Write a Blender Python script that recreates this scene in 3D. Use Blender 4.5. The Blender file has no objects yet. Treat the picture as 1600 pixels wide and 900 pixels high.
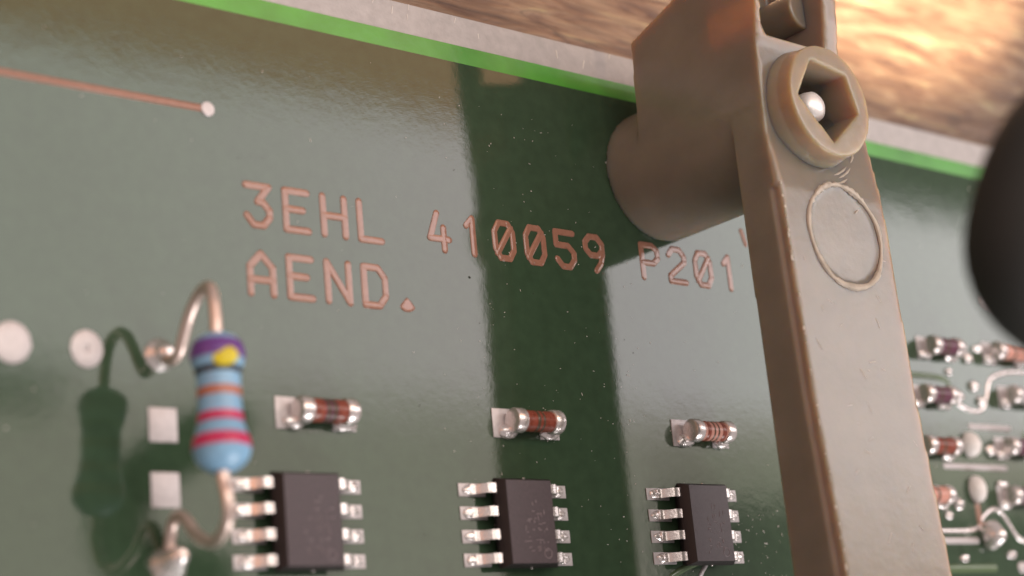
import bpy, bmesh, math, random
from mathutils import Vector, Matrix
random.seed(7)
S = bpy.context.scene
COL = S.collection
# ------------------------------------------------------------------ camera (1 unit = 1 mm)
cd = bpy.data.cameras.new("camera"); cam = bpy.data.objects.new("camera", cd); COL.objects.link(cam)
R = ((0.7734900801500316, -0.09198603373256098, 0.6270978117547931),
     (0.09379318826813296, -0.9619062850522364, -0.2567861690424602),
     (0.6268300676770351, 0.25743905759452357, -0.7353973061419565))
CP = Vector((-58.43215, -24.24440, 71.21910))
rx, ry, rz = Vector(R[0]), -Vector(R[1]), -Vector(R[2])
m = Matrix((rx, ry, rz)).transposed().to_4x4(); m.translation = CP
cam.matrix_world = m
cd.sensor_width = 36; cd.lens = 2615.5235 / 1600 * 36
cd.clip_start = 1; cd.clip_end = 5000
cd.dof.use_dof = True; cd.dof.focus_distance = 98.5; cd.dof.aperture_fstop = 0.033
S.camera = cam
# ------------------------------------------------------------------ world, lamps, exposure
w = bpy.data.worlds.new("World"); S.world = w; w.use_nodes = True
w.node_tree.nodes["Background"].inputs[0].default_value = (0.36, 0.315, 0.30, 1)
w.node_tree.nodes["Background"].inputs[1].default_value = 1.0
S.view_settings.view_transform = 'Standard'; S.view_settings.look = 'None'
S.view_settings.exposure = 0; S.view_settings.gamma = 1

def area(name, x0, x1, y0, y1, z, rad, col):
    """horizontal area lamp facing down, radiance rad"""
    l = bpy.data.lights.new(name, 'AREA'); l.shape = 'RECTANGLE'
    l.size = x1 - x0; l.size_y = y1 - y0
    l.energy = rad * math.pi * l.size * l.size_y; l.color = col
    o = bpy.data.objects.new(name, l); COL.objects.link(o)
    o.location = ((x0 + x1) / 2, (y0 + y1) / 2, z)
    return o
def area_at(name, loc, tgt, sx, sy, rad, col):
    l = bpy.data.lights.new(name, 'AREA'); l.shape = 'RECTANGLE'; l.size = sx; l.size_y = sy
    l.energy = rad * math.pi * sx * sy; l.color = col
    o = bpy.data.objects.new(name, l); COL.objects.link(o); o.location = loc
    o.rotation_euler = (Vector(tgt) - Vector(loc)).to_track_quat('-Z', 'Y').to_euler()
    return o
H = 600
# the window as abutting lamp strips: its light drifts from grey-green to faintly pink, left to right
STR = [(-400, 4.0, .95, .87), (220, 4.0, .945, .87), (260, 4.1, .935, .87), (300, 4.25, .925, .875), (340, 4.4, .91, .88), (380, 4.6, .90, .885),
       (420, 4.8, .895, .895), (460, 4.9, .88, .89), (500, 4.95, .89, .90), (550, 5.0, .91, .92), (600, 5.0, .93, .94), (660, 5.0, .95, .95), (1500, 0, 0, 0)]
for (xa, q, g_, b_), nx in zip(STR, STR[1:]): area("window_pane", xa, nx[0], 148, 302, H, q, (1.0, g_, b_))
area("window_low_left", -400, 600, 20, 130, H, 2.5, (1.0, 0.88, 0.76))
area("window_low_strip", 250, 1500, 130, 148, H, 3.1, (1.0, 0.88, 0.80))
area("window_low_right", 600, 1500, 96, 130, H, 1.9, (1.0, 0.92, 0.74))
area("brown_band_lamp", -100, 560, 305, 470, H, 2.3, (1.0, 0.45, 0.20))  # added warm lamp in place of the wood mirrored as a brown band
area_at("warm_bounce_left", (-420, 130, 150), (0, 0, 0), 320, 190, 1.35, (1.0, 0.36, 0.12))
area_at("bright_lamp_below", (190, -420, 180), (0, 0, 0), 210, 150, 13.0, (1.0, 0.97, 0.95))  # added lamp low in front, for glints on the lower sides
def spot(name, loc, tgt, deg, energy, blend, col, size=2):
    l = bpy.data.lights.new(name, 'SPOT'); l.energy = energy; l.spot_size = math.radians(deg)
    l.spot_blend = blend; l.color = col; l.shadow_soft_size = size
    o = bpy.data.objects.new(name, l); COL.objects.link(o); o.location = loc
    o.rotation_euler = (Vector(tgt) - Vector(loc)).to_track_quat('-Z', 'Y').to_euler()
spot("sun_patch_right", (60, 160, 190), (46, 57.5, -3), 16.2, 1.6e7, 0.3, (1.0, 0.80, 0.56))
spot("sun_patch_left", (10, 160, 190), (16, 51, -3), 17.0, 2.6e6, 0.8, (1.0, 0.72, 0.50))

# ------------------------------------------------------------------ materials
def mat(name, base, rough=0.5, metal=0.0, spec=0.5, bump=None, sss=None, coat=0.0, ior=1.5, var=None):
    m = bpy.data.materials.new(name); m.use_nodes = True
    nt = m.node_tree; b = nt.nodes["Principled BSDF"]; L = nt.links
    b.inputs["Base Color"].default_value = (*base, 1)
    b.inputs["Roughness"].default_value = rough; b.inputs["Metallic"].default_value = metal
    b.inputs["Specular IOR Level"].default_value = spec; b.inputs["IOR"].default_value = ior
    b.inputs["Coat Weight"].default_value = coat; b.inputs["Coat Roughness"].default_value = 0.06
    tc = nt.nodes.new("ShaderNodeTexCoord")
    if sss:
        b.inputs["Subsurface Weight"].default_value = sss[0]
        b.inputs["Subsurface Radius"].default_value = sss[1]; b.inputs["Subsurface Scale"].default_value = sss[2]
    if var:   # (scale, amount, detail)
        n = nt.nodes.new("ShaderNodeTexNoise"); n.inputs["Scale"].default_value = var[0]; n.inputs["Detail"].default_value = 5
        r = nt.nodes.new("ShaderNodeMapRange"); r.inputs[1].default_value = 0.3; r.inputs[2].default_value = 0.7
        r.inputs[3].default_value = 1 - var[1]; r.inputs[4].default_value = 1 + var[1]
        mx = nt.nodes.new("ShaderNodeMix"); mx.data_type = 'RGBA'; mx.blend_type = 'MULTIPLY'; mx.inputs[0].default_value = 1
        mx.inputs[6].default_value = (*base, 1)
        L.new(tc.outputs["Object"], n.inputs["Vector"]); L.new(n.outputs[0], r.inputs[0]); L.new(r.outputs[0], mx.inputs[7])
        L.new(mx.outputs[2], b.inputs["Base Color"])
        r2 = nt.nodes.new("ShaderNodeMapRange"); r2.inputs[3].default_value = rough * (1 - var[1]); r2.inputs[4].default_value = min(1, rough * (1 + var[1]))
        L.new(n.outputs[0], r2.inputs[0]); L.new(r2.outputs[0], b.inputs["Roughness"])
    prev = None
    for sc, dist, st in (bump or []):
        n = nt.nodes.new("ShaderNodeTexNoise"); n.inputs["Scale"].default_value = sc; n.inputs["Detail"].default_value = 3
        bp = nt.nodes.new("ShaderNodeBump"); bp.inputs["Distance"].default_value = dist; bp.inputs["Strength"].default_value = st
        L.new(tc.outputs["Object"], n.inputs["Vector"]); L.new(n.outputs[0], bp.inputs["Height"])
        if prev: L.new(prev.outputs[0], bp.inputs["Normal"])
        prev = bp
    if prev: L.new(prev.outputs[0], b.inputs["Normal"])
    return m
MASK_BUMP = [(0.35, 0.013, 0.5), (2.6, 0.0036, 0.6), (12, 0.0021, 0.7)]
M = dict(
    mask=mat("green_solder_mask", (0.040, 0.072, 0.041), 0.034, bump=MASK_BUMP, var=(1.2, 0.10)),
    mask_trace=mat("green_mask_over_trace", (0.10, 0.15, 0.075), 0.14, bump=[(6, 0.01, 0.5)]),
    mask_edge=mat("green_mask_on_bare_laminate", (0.075, 0.32, 0.035), 0.25, bump=[(1.5, 0.02, 0.5)], var=(0.25, 0.22)),  # no copper behind; sunlit translucent glow is put into the green
    laminate=mat("fibreglass_laminate", (0.45, 0.415, 0.41), 0.4, bump=[(5, 0.03, 0.6)], var=(1.6, 0.10)),
    copper=mat("lacquered_copper", (0.32, 0.155, 0.108), 0.09, bump=[(5, 0.008, 0.5), (14, 0.003, 0.6)], var=(3, 0.10)),
    tin=mat("tinned_pad", (0.56, 0.52, 0.53), 0.42, metal=0.3, bump=[(4, 0.03, 0.7)], var=(3, 0.08)),
    solder=mat("solder", (0.90, 0.84, 0.83), 0.24, metal=0.75, bump=[(3.5, 0.06, 0.8), (14, 0.01, 0.5)]),
    pin=mat("tinned_pin", (0.84, 0.77, 0.76), 0.27, metal=0.75, bump=[(6, 0.02, 0.7)]),
    bright_tin=mat("pale_bright_tin", (0.84, 0.79, 0.77), 0.30, bump=[(3, 0.03, 0.6)]),  # tin for the capsule pads, metal shine put into a brighter colour
    lead=mat("copper_wire_lead", (0.80, 0.64, 0.58), 0.34, metal=0.75, bump=[(8, 0.01, 0.5)]),
    chip=mat("black_epoxy", (0.066, 0.046, 0.055), 0.40, bump=[(26, 0.012, 0.7), (8, 0.01, 0.5)], var=(5, 0.14)),
    chip_shaded=mat("black_epoxy_shaded", (0.014, 0.008, 0.009), 0.50, bump=[(26, 0.012, 0.7)]),  # darker copy of the epoxy, shade on the flanks put into the colour
    chip_print=mat("laser_marking", (0.24, 0.19, 0.205), 0.40, bump=[(30, 0.01, 0.7)]),
    plastic=mat("beige_moulded_plastic", (0.255, 0.216, 0.176), 0.20, bump=[(0.5, 0.06, 0.35), (3, 0.015, 0.5), (16, 0.005, 0.6)],
                sss=(1.0, (1.0, 0.50, 0.18), 2.8), var=(0.35, 0.09)),
    plastic_thin=mat("beige_plastic_thin_wall", (0.31, 0.262, 0.195), 0.20, bump=[(0.5, 0.06, 0.35), (3, 0.015, 0.5), (16, 0.005, 0.6)],
                sss=(1.0, (1.0, 0.52, 0.17), 3.2), var=(0.5, 0.09)),  # lighter copy of the plastic, glow through the thin wall put into the colour
    plastic_skin=mat("beige_plastic_flash", (0.50, 0.43, 0.36), 0.30, bump=[(5, 0.03, 0.6)], var=(2, 0.15)),  # paler plastic for ring and flash, the ring's highlight put into the colour
    rivet=mat("bright_steel_pin", (0.93, 0.90, 0.90), 0.38, metal=0.4, bump=[(3, 0.05, 0.5)]),
    blue=mat("pale_blue_enamel", (0.25, 0.46, 0.68), 0.30, bump=[(1.5, 0.05, 0.5)], var=(2, 0.10)),
    violet=mat("violet_band", (0.16, 0.055, 0.28), 0.32, bump=[(1.5, 0.05, 0.5)]),
    yellow=mat("yellow_paint", (0.80, 0.66, 0.03), 0.35),
    black=mat("black_band", (0.02, 0.014, 0.018), 0.35),
    orange=mat("orange_brown_band", (0.46, 0.15, 0.085), 0.35),
    red=mat("crimson_band", (0.58, 0.03, 0.12), 0.32, bump=[(1.5, 0.05, 0.5)]),
    melf_red=mat("red_brown_lacquer", (0.24, 0.058, 0.036), 0.28, bump=[(3, 0.03, 0.5)], var=(3, 0.2)),
    melf_pink=mat("pink_lacquer", (0.62, 0.30, 0.24), 0.30, bump=[(3, 0.03, 0.5)]),
    melf_dark=mat("olive_brown_band", (0.085, 0.055, 0.032), 0.30),
    melf_violet=mat("violet_brown_lacquer", (0.13, 0.045, 0.075), 0.28),
    rubber=mat("black_rubber", (0.021, 0.023, 0.023), 0.7, bump=[(4, 0.02, 0.5)]),
    dust=mat("dust", (0.78, 0.74, 0.70), 0.7),
    dark_dust=mat("dark_specks", (0.03, 0.025, 0.02), 0.7),
)
def wood():
    m = bpy.data.materials.new("varnished_wood"); m.use_nodes = True
    nt = m.node_tree; b = nt.nodes["Principled BSDF"]; L = nt.links; N = nt.nodes.new
    tc = N("ShaderNodeTexCoord"); mp = N("ShaderNodeMapping"); mp.inputs["Scale"].default_value = (0.16, 0.95, 1)
    mp.inputs["Rotation"].default_value = (0, 0, math.radians(-3))
    L.new(tc.outputs["Object"], mp.inputs[0])
    n1 = N("ShaderNodeTexNoise"); n1.inputs["Scale"].default_value = 1.0; n1.inputs["Detail"].default_value = 8; n1.inputs["Distortion"].default_value = 0.6; n1.inputs["Roughness"].default_value = 0.6
    L.new(mp.outputs[0], n1.inputs[0])
    cr = N("ShaderNodeValToRGB"); e = cr.color_ramp.elements
    e[0].position = 0.30; e[0].color = (0.080, 0.036, 0.022, 1); e[1].position = 0.72; e[1].color = (0.42, 0.35, 0.19, 1)  # yellow end of the grain figure also has the varnish glints painted in
    x = e.new(0.46); x.color = (0.19, 0.105, 0.062, 1)
    x = e.new(0.58); x.color = (0.27, 0.175, 0.11, 1)
    L.new(n1.outputs[0], cr.inputs[0])
    mp2 = N("ShaderNodeMapping"); mp2.inputs["Scale"].default_value = (0.25, 5.0, 1); L.new(tc.outputs["Object"], mp2.inputs[0])
    n2 = N("ShaderNodeTexNoise"); n2.inputs["Scale"].default_value = 1.0; n2.inputs["Detail"].default_value = 4; L.new(mp2.outputs[0], n2.inputs[0])
    r2 = N("ShaderNodeMapRange"); r2.inputs[1].default_value = 0.35; r2.inputs[2].default_value = 0.65; r2.inputs[3].default_value = 0.72; r2.inputs[4].default_value = 1.1
    L.new(n2.outputs[0], r2.inputs[0])
    mx = N("ShaderNodeMix"); mx.data_type = 'RGBA'; mx.blend_type = 'MULTIPLY'; mx.inputs[0].default_value = 1
    L.new(cr.outputs[0], mx.inputs[6]); L.new(r2.outputs[0], mx.inputs[7])
    # dark cracks across the grain
    mp3 = N("ShaderNodeMapping"); mp3.inputs["Scale"].default_value = (0.05, 0.16, 1); mp3.inputs["Rotation"].default_value = (0, 0, math.radians(35)); L.new(tc.outputs["Object"], mp3.inputs[0])
    n3 = N("ShaderNodeTexNoise"); n3.inputs["Scale"].default_value = 1.0; n3.inputs["Detail"].default_value = 2; n3.inputs["Distortion"].default_value = 0.8; L.new(mp3.outputs[0], n3.inputs[0])
    ab = N("ShaderNodeMath"); ab.operation = 'SUBTRACT'; ab.inputs[1].default_value = 0.5; L.new(n3.outputs[0], ab.inputs[0])
    a2 = N("ShaderNodeMath"); a2.operation = 'ABSOLUTE'; L.new(ab.outputs[0], a2.inputs[0])
    r3 = N("ShaderNodeMapRange"); r3.inputs[1].default_value = 0.0; r3.inputs[2].default_value = 0.004; r3.inputs[3].default_value = 0.55; r3.inputs[4].default_value = 1.0
    L.new(a2.outputs[0], r3.inputs[0])
    mx2 = N("ShaderNodeMix"); mx2.data_type = 'RGBA'; mx2.blend_type = 'MULTIPLY'; mx2.inputs[0].default_value = 1
    L.new(mx.outputs[2], mx2.inputs[6]); L.new(r3.outputs[0], mx2.inputs[7])
    L.new(mx2.outputs[2], b.inputs["Base Color"]); b.inputs["Roughness"].default_value = 0.38
    bp = N("ShaderNodeBump"); bp.inputs["Distance"].default_value = 0.5; bp.inputs["Strength"].default_value = 0.5
    L.new(n1.outputs[0], bp.inputs["Height"]); L.new(bp.outputs[0], b.inputs["Normal"])
    return m
M['wood'] = wood()

# ------------------------------------------------------------------ helpers
def mesh_obj(name, bm, material, parent=None, smooth=True, bevel=0.0):
    if bevel:
        bmesh.ops.bevel(bm, geom=[e for e in bm.edges if e.is_manifold and e.calc_face_angle(0) > 0.5], offset=bevel, segments=2, affect='EDGES', profile=0.6)
    bmesh.ops.recalc_face_normals(bm, faces=bm.faces[:])
    me = bpy.data.meshes.new(name); bm.to_mesh(me); bm.free()
    me.materials.append(material)
    for p in me.polygons: p.use_smooth = smooth
    if smooth:
        try: me.set_sharp_from_angle(angle=math.radians(40))
        except Exception: pass
    o = bpy.data.objects.new(name, me); COL.objects.link(o)
    if parent: o.parent = parent
    return o
def empty(name, loc, label, cat, group=None, rz=0):
    o = bpy.data.objects.new(name, None); COL.objects.link(o)
    o.location = loc; o.rotation_euler = (0, 0, rz); o.empty_display_size = 1
    o['label'] = label; o['category'] = cat
    if group: o['group'] = group
    return o
def copy_tree(o, parent=None):
    c = o.copy(); COL.objects.link(c); c.parent = parent
    if parent: c.matrix_parent_inverse = o.matrix_parent_inverse.copy()
    for ch in [k for k in o.children]: copy_tree(ch, c)
    return c
def box(bm, x0, x1, y0, y1, z0, z1):
    v = [bm.verts.new(p) for p in ((x0,y0,z0),(x1,y0,z0),(x1,y1,z0),(x0,y1,z0),(x0,y0,z1),(x1,y0,z1),(x1,y1,z1),(x0,y1,z1))]
    for f in ((0,3,2,1),(4,5,6,7),(0,1,5,4),(1,2,6,5),(2,3,7,6),(3,0,4,7)): bm.faces.new([v[i] for i in f])
    return v
def smooth_path(pts, n=4):
    P = [Vector(p) for p in pts]; out = []
    for i in range(len(P) - 1):
        a = P[max(i-1, 0)]; b = P[i]; c = P[i+1]; d = P[min(i+2, len(P)-1)]
        for k in range(n):
            t = k / n
            out.append(0.5 * ((2*b) + (c-a)*t + (2*a-5*b+4*c-d)*t*t + (-a+3*b-3*c+d)*t**3))
    out.append(P[-1]); return out
def tube(bm, pts, r, n=10, round_caps=True, zs=1.0, up=None):
    """swept tube; r scalar or list; zs squashes in z about z=0"""
    P = [Vector(p) for p in pts]; rr = list(r) if hasattr(r, '__len__') else [r] * len(P)
    if round_caps:
        d0 = (P[1]-P[0]).normalized(); d1 = (P[-1]-P[-2]).normalized(); a = rr[0]; b = rr[-1]
        pre = [(P[0] - d0*a*math.cos(t), a*math.sin(t)) for t in (0.12, 0.5, 0.95)]
        post = [(P[-1] + d1*b*math.cos(t), b*math.sin(t)) for t in (0.95, 0.5, 0.12)]
        P = [p for p, _ in pre] + P + [p for p, _ in post]; rr = [q for _, q in pre] + rr + [q for _, q in post]
    rings = []; side = None
    for i, p in enumerate(P):
        d = (P[min(i+1, len(P)-1)] - P[max(i-1, 0)]).normalized()
        if side is None:
            ref = Vector(up) if up else (Vector((0, 0, 1)) if abs(d.z) < 0.9 else Vector((1, 0, 0)))
            side = d.cross(ref).normalized()
        side = (side - d * side.dot(d)).normalized(); upv = side.cross(d)
        ring = []
        for k in range(n):
            a = 2*math.pi*k/n
            q = p + side*math.cos(a)*rr[i] + upv*math.sin(a)*rr[i]
            ring.append(bm.verts.new((q.x, q.y, q.z*zs)))
        rings.append(ring)
    for a, b in zip(rings, rings[1:]):
        for k in range(n): bm.faces.new((a[k], a[(k+1)%n], b[(k+1)%n], b[k]))
    bm.faces.new(rings[0][::-1]); bm.faces.new(rings[-1])
def lathe(bm, prof, A, B, n=32, jitter=0.0):
    """prof [(t mm, r)] along A->B"""
    A = Vector(A); d = (Vector(B)-A).normalized(); s = d.orthogonal().normalized(); u = d.cross(s); rings = []
    for t, r in prof:
        rings.append([bm.verts.new(A + d*t + (s*math.cos(2*math.pi*k/n) + u*math.sin(2*math.pi*k/n))*r*(1+jitter*math.sin(3*k+t))) for k in range(n)])
    for a, b in zip(rings, rings[1:]):
        for k in range(n): bm.faces.new((a[k], a[(k+1)%n], b[(k+1)%n], b[k]))
    bm.faces.new(rings[0][::-1]); bm.faces.new(rings[-1])
def prism(bm, poly, z0, z1, axis='z', scale_top=1.0, centre=(0, 0)):
    """poly in plane extruded; axis z -> (x,y), axis x -> (y,z)"""
    def P(a, b, c): return (a, b, c) if axis == 'z' else (c, a, b)
    lo = [bm.verts.new(P(a, b, z0)) for a, b in poly]
    hi = [bm.verts.new(P(centre[0]+(a-centre[0])*scale_top, centre[1]+(b-centre[1])*scale_top, z1)) for a, b in poly]
    n = len(poly)
    bm.faces.new(lo[::-1]); bm.faces.new(hi)
    for i in range(n): bm.faces.new((lo[i], lo[(i+1)%n], hi[(i+1)%n], hi[i]))
def circle(cx, cy, r, n=64): return [(cx + r*math.cos(2*math.pi*i/n), cy + r*math.sin(2*math.pi*i/n)) for i in range(n)]
def blob(bm, c, sx, sy, sz, seed=0, sub=3, amp=0.08, zmin=None):
    g = bmesh.ops.create_icosphere(bm, subdivisions=sub, radius=1.0); rnd = random.Random(seed)
    ph = [rnd.uniform(0, 6) for _ in range(6)]
    for v in g['verts']:
        q = v.co.copy(); k = 1 + amp*(math.sin(3*q.x+ph[0])+math.sin(4*q.y+ph[1])*math.cos(3*q.z+ph[2]))
        v.co = Vector((c[0]+q.x*sx*k, c[1]+q.y*sy*k, c[2]+q.z*sz*k))
        if zmin is not None and v.co.z < zmin: v.co.z = zmin

# ------------------------------------------------------------------ table (setting)
bm = bmesh.new(); box(bm, -420, 620, -420, 620, -24, -3)
o = mesh_obj("table_top", bm, M['wood'], smooth=False); o['kind'] = 'structure'

# ------------------------------------------------------------------ circuit board
board = empty("circuit_board", (0, 0, -1.6), "glossy green circuit board with copper lettering, lying on the wooden table", "circuit board")
OFF = Vector((0, 0, 1.6))
def bpart(name, bm, material, label=None, smooth=True, bevel=0.0):
    bmesh.ops.translate(bm, verts=bm.verts[:], vec=OFF)
    o = mesh_obj(name, bm, material, board, smooth, bevel)
    if label: o['label'] = label
    return o
bm = bmesh.new(); box(bm, -110, 120, -90, 17.3, -1.6, -0.05)
# slightly ragged cut rim, with frayed nicks
bpart("laminate", bm, M['laminate'], smooth=False)
bm = bmesh.new(); box(bm, -109.5, 119.5, -89.5, 14.25, -0.049, 0.0)
bpart("solder_mask", bm, M['mask'], smooth=False)
bm = bmesh.new(); box(bm, -109.4, 119.4, 14.25, 15.38, -0.049, -0.012)
bpart("edge_strip", bm, M['mask_edge'], "bright green strip along the far edge", smooth=False)
# frayed bright fibres on the bare rim
bm = bmesh.new(); rnd = random.Random(3)
for i in range(45):
    x = rnd.uniform(-25, 60); y = rnd.uniform(15.6, 17.2); a = rnd.uniform(0.9, 2.2); l = rnd.uniform(0.1, 0.7) ; ww = rnd.uniform(0.015, 0.05)
    tube(bm, [(x, y, -0.05), (x+math.cos(a)*l, min(17.28, y+math.sin(a)*l), -0.04)], ww, 5, True)
o = bpart("frayed_fibre", bm, M['dust']); o['kind'] = 'stuff'

# lettering: raised copper strokes (w, h units)
G = {
 '3': [[(0,1),(1,1),(.5,.60)],[(.5,.60),(.72,.60),(1,.40),(1,.22),(.72,0),(.28,0),(0,.22)]],
 'E': [[(1,1),(0,1),(0,0),(1,0)],[(0,.53),(.78,.53)]],
 'H': [[(0,0),(0,1)],[(1,0),(1,1)],[(0,.5),(1,.5)]],
 'L': [[(0,1),(0,0),(1,0)]],
 '4': [[(.42,1),(0,.30),(.98,.30)],[(.72,.62),(.72,0)]],
 '1': [[(.22,.78),(.55,1),(.55,0)]],
 '0': [[(.25,1),(.75,1),(1,.75),(1,.25),(.75,0),(.25,0),(0,.25),(0,.75),(.25,1)],[(.08,.12),(.92,.88)]],
 '5': [[(1,1),(0,1),(0,.62),(.68,.62),(1,.42),(1,.22),(.72,0),(.28,0),(0,.20)]],
 '9': [[(1,.62),(.72,.45),(.28,.45),(0,.62),(0,.82),(.28,1),(.72,1),(1,.80),(1,.50),(.85,.22),(.55,0)]],
 'P': [[(0,0),(0,1),(.7,1),(1,.85),(1,.62),(.7,.46),(0,.46)]],
 '2': [[(0,.80),(.28,1),(.72,1),(1,.80),(1,.62),(0,.16),(0,0),(1,0)]],
 'A': [[(0,0),(0,.66),(.5,1),(1,.66),(1,0)],[(0,.34),(1,.34)]],
 'N': [[(0,0),(0,1),(1,0),(1,1)]],
 'D': [[(0,0),(0,1),(.68,1),(1,.74),(1,.26),(.68,0),(0,0)]],
}
TX, PITCH, GW, GH = -15.1693, 2.3566, 1.3612, 2.137
def letter(ch, i, y):
    bm = bmesh.new(); x = TX + i*PITCH; g = G[ch]; kk = 0; rl = random.Random(i)
    for k, line in enumerate(g):
        for a, b in zip(line, line[1:]):   # each pen stroke has round ends, as drawn by a plotter
            n0 = len(bm.verts)
            tube(bm, [(a[0]*GW, a[1]*GH, 0), (b[0]*GW, b[1]*GH, 0)], 0.205, 12, True, zs=0.45)
            bm.verts.ensure_lookup_table(); lev = .050 + .0016*kk; kk += 1      # etched flat on top
            for v in bm.verts[n0:]:
                v.co.z = min(v.co.z, lev)
                v.co.x += rl.uniform(-.010, .010); v.co.y += rl.uniform(-.010, .010)
    if ch == '0':
        pass
    bmesh.ops.translate(bm, verts=bm.verts[:], vec=(x, y, 0.0 + 0.002*(len(g))))
    bpart("copper_letter", bm, M['copper'], f"raised copper character {ch}")
for i, ch in enumerate("3EHL 410059 P201"):
    if ch != ' ': letter(ch, i, 2.4455)
for i, ch in enumerate("AEND"): letter(ch, i, -1.25)
bm = bmesh.new(); blob(bm, (TX+4*PITCH+0.42, -1.02, 0), .52, .42, .09, 5, 3, 0.05)
for v in bm.verts:
    if v.co.y > -1.15: v.co.x = TX+4*PITCH+.42+(v.co.x-(TX+4*PITCH+.42))*max(.25, 1-1.5*(v.co.y+1.15))
    v.co.z = min(v.co.z, .052)
bpart("copper_letter", bm, M['copper'], "raised copper full stop")
bm = bmesh.new(); tube(bm, [(22.6, 6.6, 0), (22.9, 5.7, 0)], .18, 10, True, zs=.4)
bpart("copper_letter", bm, M['copper'], "end of a copper stroke half hidden behind the plastic arm")
# copper trace ending in a tinned pad, top left
bm = bmesh.new(); tube(bm, [(-60, 8.42, 0), (-17.4, 8.42, 0)], .20, 10, True, zs=.30)
bpart("copper_trace", bm, M['copper'], "long straight copper trace at upper left")
def disc_pad(x, y, r, h, material, seed, label=None, hole=0, ry=None):
    bm = bmesh.new(); n = 28; ry = ry or r
    rings = [(r, 0.0), (r, h*.6), (r*.9, h), (r*.45, h*1.05)]
    if hole: rings += [(hole*1.15, h), (hole, h*.55), (hole*.8, h*.3)]
    rr = []
    for q, z in rings:
        rr.append([bm.verts.new((x+q*math.cos(2*math.pi*k/n)*(1+.03*math.sin(3*k+seed)), y+q*ry/r*math.sin(2*math.pi*k/n), z)) for k in range(n)])
    for a, b in zip(rr, rr[1:]):
        for k in range(n): bm.faces.new((a[k], a[(k+1)%n], b[(k+1)%n], b[k]))
    bm.faces.new(rr[-1]); bm.faces.new(rr[0][::-1])
    return bpart("solder_pad", bm, material, label)
disc_pad(-17.2, 8.40, .40, .10, M['tin'], 1, "small round tinned pad ending the copper trace")
disc_pad(-27.95, -4.84, .93, .08, M['tin'], 2, "round tinned pad at the left edge", ry=1.0)
disc_pad(-24.28, -4.88, .82, .08, M['tin'], 3, "round tinned pad with a dimple in the middle", hole=.16, ry=.92)
disc_pad(-32.4, -4.88, .85, .08, M['tin'], 5)
def rect_pad(x0, x1, y0, y1, h=.06, label=None, material=None, bev=.03):
    bm = bmesh.new(); box(bm, x0, x1, y0, y1, 0.0, h)
    return bpart("solder_pad", bm, material or M['tin'], label, bevel=bev)
rect_pad(-21.22, -19.70, -9.20, -7.52, label="upper of the two bare square tinned pads")
rect_pad(-21.22, -19.70, -12.36, -10.66, label="lower of the two bare square tinned pads")
# masked traces (low green ridges)
def trace(pts, r=.28, zs=.22, material=None, label=None, smoothed=True):
    bm = bmesh.new(); tube(bm, smooth_path([(a, b, 0) for a, b in pts], 5) if smoothed else [(a, b, 0) for a, b in pts], r, 10, True, zs=zs)
    return bpart("trace", bm, material or M['mask_trace'], label)
trace([(42.9,-3.3),(43.8,-4.1),(45.4,-4.5),(46.6,-4.2),(47.3,-3.2),(47.9,-2.1),(49.2,-1.5),(52,-1.15),(60,-1.1)], .17, .5, M['pin'], "pale S-shaped trace at right")
trace([(44.6,-5.65),(49.4,-5.62)], .22, .4, M['tin'], "short pale trace right of the plastic arm")
trace([(40.8,-8.65),(48.1,-8.65)], .22, .4, M['tin'], "long pale trace right of the plastic arm")
trace([(36.0,-13.95),(43.2,-13.95)], .24, .4, M['tin'], "pale trace running to the tall solder joint")
trace([(36.0,-13.2),(42.8,-13.2),(44.3,-12.3),(45.6,-11.7),(46.6,-11.9),(47.4,-12.8),(48.6,-13.9),(52,-14.3),(60,-14.3)], .17, .5, M['pin'], "curving pale trace at lower right")
trace([(10.5,-17.6),(12.6,-16.0),(14.9,-15.2)], .20, .35)
trace([(14.0,-17.8),(14.8,-16.2),(15.5,-15.4)], .15, .5, M['tin'], "bright thin trace under the rightmost chip")
trace([(36,-15.9),(44.8,-15.9)], .3, .25); trace([(36,-2.2),(42,-2.2),(43,-3.0)], .22, .3)
trace([(48,-15.9),(56,-15.9)], .42, .3, M['tin'])
trace([(43.9,-11.4),(43.9,-12.6),(44.2,-13.3)], .3, .3, M['copper']) 
trace([(49.0,4.2),(58,2.4)], .5, .3, M['tin'], "pale trace beside the black cable")
trace([(51.2,-6.0),(51.2,-9.2),(50.3,-9.9)], .22, .4)

# chips' and melfs' pads belong to the board
IX = (-16.9964, -2.9312, 11.1382); IW = 7.6851; IY = -11.1686
for k in range(3):
    for r in range(4):
        y = IY - 1.27*r
        rect_pad(IX[k], IX[k]+1.85, y-.36, y+.36, .07)
        rect_pad(IX[k]+IW-1.85, IX[k]+IW, y-.36, y+.36, .07)
# hundreds of tiny light and dark specks
def specks(name, n, material, seed, dark=False):
    bm = bmesh.new(); rnd = random.Random(seed)
    for i in range(n):
        if not dark and i % 3 == 0: x, y = rnd.uniform(14, 24), rnd.uniform(-19, -12)
        elif i % 3 == 1: x, y = rnd.uniform(-2, 12), rnd.uniform(-16, 12)
        else: x, y = rnd.uniform(-32, 55), rnd.uniform(-18, 14)
        s = rnd.uniform(.012, .036) * (1.0 if rnd.random() < .92 else 2.0); a = rnd.uniform(0, 3.14)
        l = s * (1 if rnd.random() < .8 else rnd.uniform(2.0, 6))
        if dark: l = s
        tube(bm, [(x, y, s*.4), (x+math.cos(a)*l, y+math.sin(a)*l, s*.5)], s*.6, 5, True)
    o = mesh_obj(name, bm, material); o['kind'] = 'stuff'
    return o
o = specks("dust", 420, M['dust'], 11); o['label'] = "fine pale dust specks and fibres on the green board"; o['category'] = "dust"
o = specks("dark_speck", 60, M['dark_dust'], 12, True); o['label'] = "tiny dark specks scattered on the green board"; o['category'] = "dust"

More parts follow.
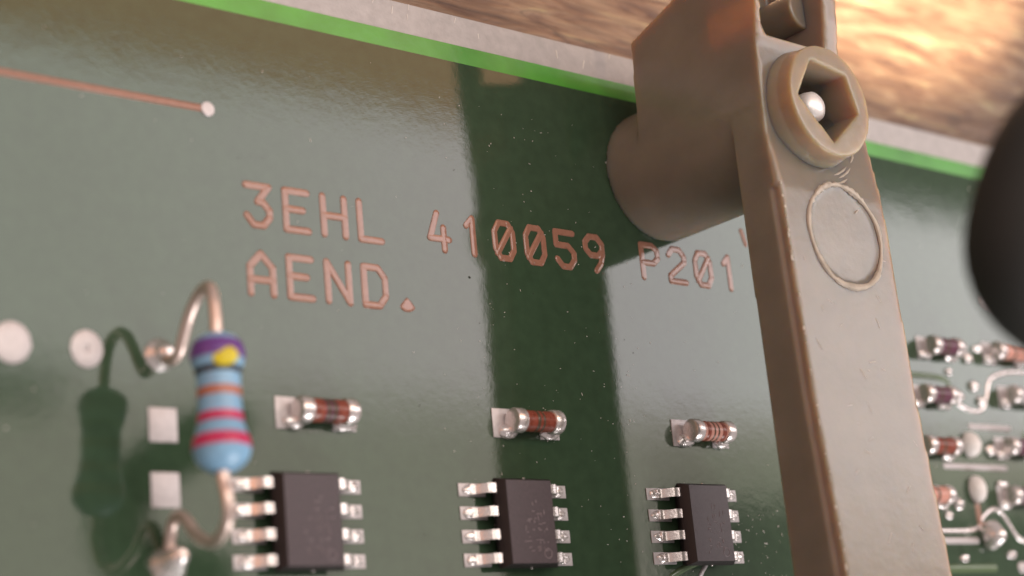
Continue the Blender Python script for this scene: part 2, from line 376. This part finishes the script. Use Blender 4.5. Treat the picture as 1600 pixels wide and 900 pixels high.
# ------------------------------------------------------------------ chips
def make_chip(label, marks):
    t = empty("chip", (0, 0, 0), label, "chip", "eight-legged chips in a row at the bottom")
    # body: hexagonal end section (chamfered above and below the parting line)
    bm = bmesh.new(); L2 = 2.45
    lv = [(.16, 1.62, 2.28), (.80, 1.98, 2.45), (.88, 1.98, 2.45), (1.42, 1.60, 2.27)]
    rings = [[bm.verts.new((sx*a, sy*b, z)) for sx, sy in ((-1,-1),(1,-1),(1,1),(-1,1))] for z, a, b in lv]
    for a, b in zip(rings, rings[1:]):
        for k in range(4): bm.faces.new((a[k], a[(k+1)%4], b[(k+1)%4], b[k]))
    bm.faces.new(rings[0][::-1]); bm.faces.new(rings[-1])
    o = mesh_obj("body", bm, M['chip'], t, bevel=.03)
    o.data.materials.append(M['chip_shaded'])
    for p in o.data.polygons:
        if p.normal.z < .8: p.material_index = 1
    for sy in (-1, 1):
        bm = bmesh.new(); blob(bm, (.15, sy*2.46, .84), .09, .05, .06, 3, 2)
        mesh_obj("tie_bar", bm, M['pin'], t)
    rnd = random.Random(marks)
    # worn, unreadable laser marking: short low strokes in two rows that run along the chip
    bm = bmesh.new()
    for col, nn in ((-.35, 4), (.30, 6), (.85, 5)):
        for i in range(nn):
            y = -1.5 + i*.50 + rnd.uniform(-.05, .05)
            for q in range(3):
                x0 = col + rnd.uniform(-.18, .18); y0 = y + rnd.uniform(-.16, .16)
                if rnd.random() < .5: e = (x0 + rnd.uniform(-.25, .25), y0)
                else: e = (x0, y0 + rnd.uniform(-.25, .25))
                tube(bm, [(x0, y0, 1.419), (e[0], e[1], 1.419)], .026, 5, True)
    pr = [(.95 + .26*math.cos(q), -1.75 + .26*math.sin(q), 1.417) for q in [k*math.pi/8 for k in range(17)]]
    tube(bm, pr, .026, 5, False)
    mesh_obj("worn_marking", bm, M['chip_print'], t)['kind'] = 'stuff'
    for s in (-1, 1):
        for r in range(4):
            bm = bmesh.new(); y = 1.905 - 1.27*r; hw = .26
            p = [(1.96,.80),(2.22,.80),(2.34,.73),(2.66,.20),(2.78,.12),(3.18,.10)]
            q = [(1.96,.99),(2.30,.99),(2.47,.90),(2.84,.38),(2.93,.30),(3.18,.29)]
            lo = [[bm.verts.new((s*a, y+d, z)) for a, z in p] for d in (-hw, hw)]
            hi = [[bm.verts.new((s*a, y+d, z)) for a, z in q] for d in (-hw, hw)]
            for i in range(len(p)-1):
                bm.faces.new((lo[0][i], lo[0][i+1], lo[1][i+1], lo[1][i])); bm.faces.new((hi[0][i], hi[1][i], hi[1][i+1], hi[0][i+1]))
                for j in (0, 1): bm.faces.new((lo[j][i], hi[j][i], hi[j][i+1], lo[j][i+1]))
            for i in (0, -1): bm.faces.new((lo[0][i], hi[0][i], hi[1][i], lo[1][i]))
            pn = mesh_obj("pin", bm, M['pin'], t, bevel=.035)
            bm = bmesh.new(); blob(bm, (s*3.12, y, .10), .52, .30, .17 + .06*rnd.random(), int(rnd.random()*999), 3, .10, zmin=.03)
            blob(bm, (s*3.40, y+rnd.uniform(-.1,.1), .12), .16, .14, .12, int(rnd.random()*999), 2, .10, zmin=.03)
            mesh_obj("solder_joint", bm, M['solder'], pn)
    return t
chips = [make_chip("leftmost of the three black chips, blurred, beside the striped resistor", 1),
         make_chip("middle of the three black chips, under the red-banded MELF component", 2),
         make_chip("rightmost of the three black chips, in sharpest focus, next to the beige arm", 3)]
for k, c in enumerate(chips): c.location = (IX[k] + IW/2, IY - 1.905, 0)

# ------------------------------------------------------------------ small cylindrical (MELF) components
def make_melf(label, body, bands, loc, rz=0, length=3.5, r=.70, seed=0, group="small cylindrical components with metal caps", pads=True):
    t = empty("melf_resistor", loc, label, "resistor", group, rz)
    h = length/2; c = .76
    bm = bmesh.new(); lathe(bm, [(0, r*.86), (length-2*c+.1, r*.86)], (-h+c-.05, 0, r+.09), (h, 0, r+.09), 28)
    mesh_obj("body", bm, M[body], t)
    for x0, wd, mt in bands:
        bm = bmesh.new(); lathe(bm, [(0, r*.87), (.03, r*.89), (wd-.03, r*.89), (wd, r*.87)], (x0, 0, r+.09), (h, 0, r+.09), 28)
        mesh_obj("colour_band", bm, M[mt], t)
    for s in (-1, 1):
        bm = bmesh.new()
        lathe(bm, [(0, r*.84), (.05, r*.98), (.12, r*1.02), (c-.14, r*1.02), (c-.04, r*.95), (c, r*.70), (c-.02, r*.2)], (s*(h-c), 0, r+.09), (s*h, 0, r+.09), 28)
        mesh_obj("end_cap", bm, M['pin'], t)
        # fillet of solder around the foot of the cap, a little heavier in front
        bm = bmesh.new(); blob(bm, (s*(h-.20), -.52, .12), .74, .40, .34, seed+s+3, 3, .09, zmin=.03)
        mesh_obj("solder_joint", bm, M['solder'], t)
    return t
B1 = [(-.75, .16, 'melf_violet'), (-.25, .22, 'melf_dark'), (.12, .20, 'melf_dark'), (.75, .30, 'red')]
B2 = [(-.30, .20, 'melf_dark'), (.10, .14, 'melf_dark')]
B3 = [(-.7, .2, 'melf_violet'), (.0, .16, 'melf_dark')]
def melf_pads(x, y):
    rect_pad(x-2.45, x-.95, y-.86, y+.80, .07, bev=.03); rect_pad(x+.95, x+2.40, y-.86, y+.80, .07, bev=.03)
for x, y in ((-11.72, -7.40), (2.32, -7.32), (16.35, -7.32)): melf_pads(x, y)
make_melf("blurred dark-banded cylindrical resistor above the leftmost black chip", 'melf_violet', [(-1.1, .75, 'melf_red'), (-.25,.2,'melf_dark'), (.12, .2, 'melf_dark'), (.38, .7, 'melf_red')], (-11.60, -7.40, 0), seed=1)
make_melf("red cylindrical resistor with two dark bands above the middle black chip", 'melf_red', B2, (2.42, -7.32, 0), seed=5)
make_melf("pinkish cylindrical resistor above the rightmost black chip", 'melf_pink', [(-.75,.3,'melf_red'), (-.2, .12, 'melf_dark'), (.15, .12, 'melf_dark'), (.55,.35,'melf_red')], (16.45, -7.32, 0), seed=9)
RG = "blurred small components right of the beige arm"
for i, (x, y, body, ln, lab) in enumerate((
    (41.9, -.05, 'melf_violet', 3.4, "blurred dark cylindrical resistor, top row just right of the beige arm"),
    (50.2, .1, 'melf_pink', 4.2, "blurred pink cylindrical resistor in the top row under the black cable"),
    (40.2, -3.7, 'melf_violet', 3.4, "blurred cylindrical resistor touching the arm's edge, second row from the top"),
    (51.0, -3.2, 'tin', 3.6, "blurred overexposed silvery component at the right edge inside the S-shaped trace"),
    (39.6, -7.4, 'melf_red', 3.6, "blurred red cylindrical resistor half hidden by the arm, left of a pale capsule"),
    (49.6, -7.15, 'melf_violet', 3.8, "blurred cylindrical resistor at the right edge between two pale traces"),
    (48.9, -10.8, 'melf_violet', 3.8, "blurred cylindrical resistor at the right edge above the curving trace"),
    (38.0, -10.9, 'melf_pink', 3.4, "blurred cylindrical resistor mostly hidden behind the lower beige arm"),
)):
    make_melf(lab, body, [(-.3,.25,'melf_dark')] if body != 'tin' else [], (x, y, 0), length=ln, seed=20+i, group=RG)
    rect_pad(x-ln/2-.5, x-ln/2+.8, y-.85, y+.8, .07); rect_pad(x+ln/2-.8, x+ln/2+.5, y-.85, y+.8, .07)
def capsule(x, y, l, wd, hgt, label):
    bm = bmesh.new(); tube(bm, [(x, y-l/2+wd/2, .05), (x, y, .05), (x, y+l/2-wd/2, .05)], wd/2, 20, True)
    for v in bm.verts: v.co.z = .02 + max(0, v.co.z-.02)*hgt/(wd/2)
    o = mesh_obj("tinned_capsule", bm, M['bright_tin']); o['label'] = label; o['category'] = "raised_pad"; o['group'] = RG  # these capsules are raised, elongated tinned pads
for i, (x, y, q) in enumerate(((44.9, .2, .5), (45.6, -.5, .42), (46.9, .3, .36), (43.6, -3.5, .5), (45.8, -2.6, .4), (46.4, -3.7, .38), (42.9, -1.7, .25), (52.6, -4.9, .5), (53.4, .6, .5), (46.6, -7.4, .45), (51.7, -9.2, .4), (41.6, -11.4, .42), (40.2, -12.2, .3), (50.9, -12.6, .5), (46.9, -15.0, .35), (51.8, -7.9, .4), (54.5, -3.6, .6), (41.3, -15.2, .3), (47.2, -9.9, .4))):
    bm = bmesh.new(); blob(bm, (x, y, .08), q*1.35, q, q*.75, 60+i, 3, .14, zmin=.01)
    bpart("solder_joint", bm, M['solder'])
capsule(44.0, -7.05, 1.9, 1.75, .9, "pale rounded block between two cylindrical resistors, just above the long pale trace")
capsule(43.9, -10.3, 2.0, 1.55, .8, "pale rounded block just below the long pale trace")
bm = bmesh.new(); blob(bm, (44.2, -13.6, .55), .78, .95, 1.0, 8, 3, .10, zmin=.02)
o = mesh_obj("solder_blob", bm, M['solder']); o['label'] = "bright tall solder blob at the end of a pale trace, lower right"; o['category'] = "solder joint"

# ------------------------------------------------------------------ axial resistor
A = Vector((-20.63, -5.27, 5.76)); Bp = Vector((-20.93, -11.80, 6.30)); dd = (Bp-A).normalized()
res = empty("axial_resistor", (-20.5, -8.3, 0), "pale blue barrel resistor with violet, crimson and brown bands on bent leads, at left", "resistor")
def rpart(name, bm, mt, parent=None):
    if parent is None:
        bmesh.ops.translate(bm, verts=bm.verts[:], vec=(20.5, 8.3, 0)); parent = res
    return mesh_obj(name, bm, M[mt], parent)
prof = [(0,.36),(.12,.72),(.35,1.02),(.65,1.17),(1.05,1.24),(1.5,1.17),(1.85,1.04),(2.2,1.0),(3.2,.98),(4.2,1.02),(4.65,1.14),(5.1,1.27),(5.55,1.32),(5.95,1.20),(6.25,.95),(6.45,.66),(6.58,.38)]
def rad(t):
    for (a, r0), (b, r1) in zip(prof, prof[1:]):
        if a <= t <= b:
            u = (t-a)/(b-a); return r0+(r1-r0)*u
    return .4
bm = bmesh.new(); fine = [(t*.1, rad(t*.1)) for t in range(0, 66)]
lathe(bm, fine, A, Bp, 40, jitter=.006); rpart("body", bm, 'blue')
for a, b, mt in ((.50, 1.32, 'violet'), (1.78, 2.05, 'black'), (2.72, 3.12, 'orange'), (3.90, 4.32, 'red'), (4.95, 5.50, 'red')):
    bm = bmesh.new(); n = 8
    pr = [(a, rad(a)-.02)] + [(a+(b-a)*i/n, rad(a+(b-a)*i/n)+.025) for i in range(n+1)] + [(b, rad(b)-.02)]
    lathe(bm, pr, A, Bp, 40, jitter=.006); rpart("colour_band", bm, mt)
# yellow paint dot facing the camera
tp = A + dd*1.42; view = (CP-tp).normalized(); side = dd.cross(view).normalized(); nrm = (view - dd*view.dot(dd)).normalized()
nv = (nrm*.93 - side*(-.37)).normalized()
bm = bmesh.new(); blob(bm, (0, 0, 0), 1, 1, 1, 2, 3, .03)
Mx = Matrix((side*.60, dd*.48, nrm*.16)).transposed()
cdot = tp + nrm*1.13 + side*.0
for v in bm.verts: v.co = Mx @ v.co + cdot
# choose the side that lies to the right in the picture
sgn = 1 if side.dot(rx) > 0 else -1
for v in bm.verts: v.co += side*sgn*.34 - nrm*.05
rpart("yellow_dot", bm, 'yellow')
top_lead = [A + dd*.15, A - dd*.35, (-20.58,-4.4,5.66), (-20.52,-3.50,5.45), (-20.42,-2.85,5.00), (-20.36,-2.72,4.35), (-20.38,-3.02,3.65), (-20.42,-3.7,2.95), (-20.44,-4.5,2.40), (-20.45,-5.15,1.95), (-20.48,-5.45,1.45), (-20.50,-5.35,.9), (-20.47,-5.05,.35), (-20.46,-4.92,-.2)]
bm = bmesh.new(); tube(bm, smooth_path(top_lead, 5), .295, 16, True); rpart("wire_lead", bm, 'lead')
bot_lead = [Bp - dd*.15, Bp + dd*.4, (-20.93,-12.9,6.55), (-20.86,-13.75,6.45), (-20.80,-14.35,5.9), (-20.74,-14.65,5.0), (-20.68,-14.50,4.0), (-20.62,-14.0,3.0), (-20.58,-13.35,2.25), (-20.60,-13.0,1.65), (-20.64,-13.15,1.0), (-20.60,-13.9,.55), (-20.52,-14.8,.15), (-20.48,-15.1,-.2)]
bm = bmesh.new(); tube(bm, smooth_path(bot_lead, 5), .295, 16, True); rpart("wire_lead", bm, 'lead')
bm = bmesh.new()
lathe(bm, [(0,.85),(.12,.80),(.3,.62),(.6,.48),(.9,.38),(1.05,.2)], (-20.46,-4.92,.0), (-20.47,-5.0,2), 28, jitter=.04); rpart("solder_joint", bm, 'solder')
bm = bmesh.new(); lathe(bm, [(0,.95),(.15,.90),(.5,.72),(1.0,.55),(1.45,.42),(1.65,.2)], (-20.48,-15.1,.0), (-20.5,-14.6,2), 28, jitter=.04); rpart("solder_joint", bm, 'solder')

# ------------------------------------------------------------------ beige plastic extractor lever
def mod_mesh(bm_list, cuts, voxel, smooth_it):
    """union of solids minus cuts, voxel remeshed so that all edges are softly moulded"""
    tmp = []
    def mk(b):
        bmesh.ops.recalc_face_normals(b, faces=b.faces[:])
        me = bpy.data.meshes.new("tmp"); b.to_mesh(me); b.free(); o = bpy.data.objects.new("tmp", me); COL.objects.link(o); tmp.append(o); return o
    base = mk(bm_list[0])
    for b in bm_list[1:]:
        q = mk(b); md = base.modifiers.new("u", 'BOOLEAN'); md.operation = 'UNION'; md.object = q; md.solver = 'EXACT'
    for b in cuts:
        q = mk(b); md = base.modifiers.new("d", 'BOOLEAN'); md.operation = 'DIFFERENCE'; md.object = q; md.solver = 'EXACT'
    md = base.modifiers.new("r", 'REMESH'); md.mode = 'VOXEL'; md.voxel_size = voxel
    md = base.modifiers.new("s", 'SMOOTH'); md.iterations = smooth_it; md.factor = .6
    dg = bpy.context.evaluated_depsgraph_get(); dg.update()
    me = bpy.data.meshes.new_from_object(base.evaluated_get(dg))
    for o in tmp:
        d = o.data; bpy.data.objects.remove(o); bpy.data.meshes.remove(d)
    return me
lever = empty("extractor_lever", (15.1, 9.25, 0), "large beige plastic card extractor lever with a hexagonal hole and long arm, at right", "plastic lever")
LO = Vector((-15.1, -9.25, 0))
def lever_part(name, me, mt, label=None):
    me.name = name; me.transform(Matrix.Translation(LO)); me.materials.clear(); me.materials.append(M[mt])
    for p in me.polygons: p.use_smooth = True
    o = bpy.data.objects.new(name, me); COL.objects.link(o); o.parent = lever
    if label: o['label'] = label
    return o
def topz(y):   # height of the arm's upper face
    P = [(-45, 15.8), (-18, 14.3), (-8, 13.75), (4, 13.5), (7.5, 13.1), (12.5, 13.3), (15, 13.7), (30, 15.0)]
    for (a, z0), (b, z1) in zip(P, P[1:]):
        if a <= y <= b: return z0 + (z1-z0)*(y-a)/(b-a)
ys = [-45, -18, -8, 4, 7.5, 12.5, 15, 30]
parts = []
b = bmesh.new()   # lower layer: narrow upper end and side plate
prism(b, [(4.0, 10.6), (9.25, 10.6), (9.25, 3.0), (16.45, 3.35), (17.75, 7.3), (19.4, 12.0), (30, 12.0), (30, 15.0)] + [(y, topz(y)) for y in (15, 12.5)] + [(7.5, topz(7.5)), (4.0, topz(4)-.25)], 10.9, 18.15, 'x'); parts.append(b)
b = bmesh.new()   # long arm, lower layer
prism(b, [(-45, 10.75), (-18, 10.75), (8.8, 10.6)] + [(8.8, 12.4), (4, topz(4)-.65), (-8, topz(-8)-.60), (-18, topz(-18)-.65), (-45, topz(-45)-.65)], 10.9, 20.2, 'x'); parts.append(b)
b = bmesh.new()   # arm, upper layer set in on the left
prism(b, [(-45, 11.5), (8.8, 11.5)] + [(8.8, 12.9), (6.0, topz(6)), (4, topz(4)), (-8, topz(-8)), (-18, topz(-18)), (-45, topz(-45))], 11.08, 20.05, 'x'); parts.append(b)
b = bmesh.new(); prism(b, circle(15.15, 9.25, 4.27, 96), 0.0, 12.85); parts.append(b)
b = bmesh.new(); prism(b, circle(15.75, 9.1, 4.35, 96), 10.6, 13.0); parts.append(b)
cuts = []
b = bmesh.new(); prism(b, [(11.75, 13.25), (16.9, 13.15), (16.95, 40), (11.75, 40), (11.75, 16.4), (11.3, 15.4), (11.35, 14.0)], 9.6, 30); cuts.append(b)
HEX = [(1.7, 1.85), (-1.27, 2.3), (-2.8, -.1), (-.2, -2.6), (2.4, -.4)]
HC = (14.87, 9.12)
b = bmesh.new(); prism(b, [(HC[0]+x, HC[1]+y) for x, y in HEX], 6.0, 30); cuts.append(b)
b = bmesh.new(); prism(b, circle(16.05, 1.5, 3.0, 64), topz(1.3)-.13, 30); cuts.append(b)
lever_part("body", mod_mesh(parts, cuts, .13, 3), 'plastic')
b = bmesh.new(); prism(b, circle(HC[0], HC[1], 3.52, 96), 11.8, 14.85, 'z', .96, HC)
c = bmesh.new(); prism(c, [(HC[0]+x, HC[1]+y) for x, y in HEX], 6.0, 30)
b2 = bmesh.new(); prism(b2, circle(HC[0], HC[1], 3.88, 96), 11.8, 13.75, 'z', .90, HC)
lever_part("collar", mod_mesh([b, b2], [c], .09, 7), 'plastic_thin', "raised round collar around the hexagonal hole")
b = bmesh.new(); prism(b, circle(16.9, 16.3, 1.25, 48), 7.4, 12.3, 'z')
lever_part("screw_boss", mod_mesh([b], [], .09, 2), 'plastic')
# steel pin inside the hole
bm = bmesh.new(); lathe(bm, [(0,.95),(4.6,.95),(5.0,.86),(5.22,.60),(5.3,.2)], (14.6, 9.1, 8.9), (14.6, 9.1, 20), 32)
bmesh.ops.translate(bm, verts=bm.verts[:], vec=LO); mesh_obj("steel_pin", bm, M['rivet'], lever)
# uneven raised moulding ring on the arm
bm = bmesh.new(); n = 120; rnd = random.Random(4); ring = []
for k in range(n):
    a = 2*math.pi*k/n; wob = 1 + .010*math.sin(5*a) + rnd.uniform(-.004, .004)
    y = 1.5 + 3.1*math.sin(a)*wob; x = 16.05 + 3.1*math.cos(a)*wob
    lump = (.10 if .8 < a < 2.6 and rnd.random() < .35 else 0)
    rr = .13 + .03*math.sin(7*a) + lump*.6 + (.06 if 4.2 < a < 5.6 else 0)
    c0 = Vector((x, y, topz(y)+.02)); rad_ = Vector((math.cos(a), math.sin(a), 0))
    ring.append([bm.verts.new(c0 + rad_*rr*math.cos(t*math.pi/4) + Vector((0,0,1))*rr*.9*math.sin(t*math.pi/4)) for t in range(8)])
for i in range(n):
    a, b = ring[i], ring[(i+1)%n]
    for t in range(8): bm.faces.new((a[t], a[(t+1)%8], b[(t+1)%8], b[t]))
bmesh.ops.translate(bm, verts=bm.verts[:], vec=LO); mesh_obj("moulding_ring", bm, M['plastic_skin'], lever)
# scratches and flash burrs; pale arcs put wrinkle highlights into the shape
bm = bmesh.new(); rnd = random.Random(21)
for i in range(30):
    y = rnd.uniform(-18, 5); x = 11.14 + rnd.uniform(-.05, .06)
    blob(bm, (x, y, topz(y)-.05), rnd.uniform(.04,.10), rnd.uniform(.05,.22), rnd.uniform(.05,.10), i, 1)
for i, (rr_, a0, a1) in enumerate(((4.05, -1.30, -.85), (4.30, -1.22, -.80), (4.6, -1.38, -1.0), (4.15, -.75, -.55))):
    pp = [(HC[0]+rr_*math.cos(a0+(a1-a0)*k/6), HC[1]+rr_*math.sin(a0+(a1-a0)*k/6)) for k in range(7)]
    tube(bm, [(x, y, topz(y)-.03) for x, y in pp], [.02, .05, .08, .07, .09, .05, .02], 8, True)
for i in range(26):
    y = rnd.uniform(-17, 4); x = rnd.uniform(12, 19.6); a = rnd.uniform(0, 3); l = rnd.uniform(.15,.7)
    tube(bm, [(x, y, topz(y)-.01), (x+l*math.cos(a), y+l*math.sin(a), topz(y+l*math.sin(a))-.01)], rnd.uniform(.02,.04), 6, True)
bmesh.ops.translate(bm, verts=bm.verts[:], vec=LO); o = mesh_obj("moulding_flash", bm, M['plastic_skin'], lever); o['kind'] = 'stuff'

# ------------------------------------------------------------------ black cable, well out of focus at upper right
def at(px, py, depth):
    d = Vector(R[0])*((px-800)/2615.5235) + Vector(R[1])*((py-450)/2615.5235) + Vector(R[2])
    return CP + d*depth
pts = [at(1840, 70, 70), at(1730, 145, 67), at(1650, 225, 64), at(1607, 325, 63), at(1603, 420, 63), at(1680, 490, 64), at(1830, 500, 66)]
bm = bmesh.new(); tube(bm, smooth_path(pts, 6), 2.15, 24, True)
o = mesh_obj("black_cable", bm, M['rubber']); o['label'] = "thick black rubber cable curving in from the right edge, far out of focus"; o['category'] = "cable"
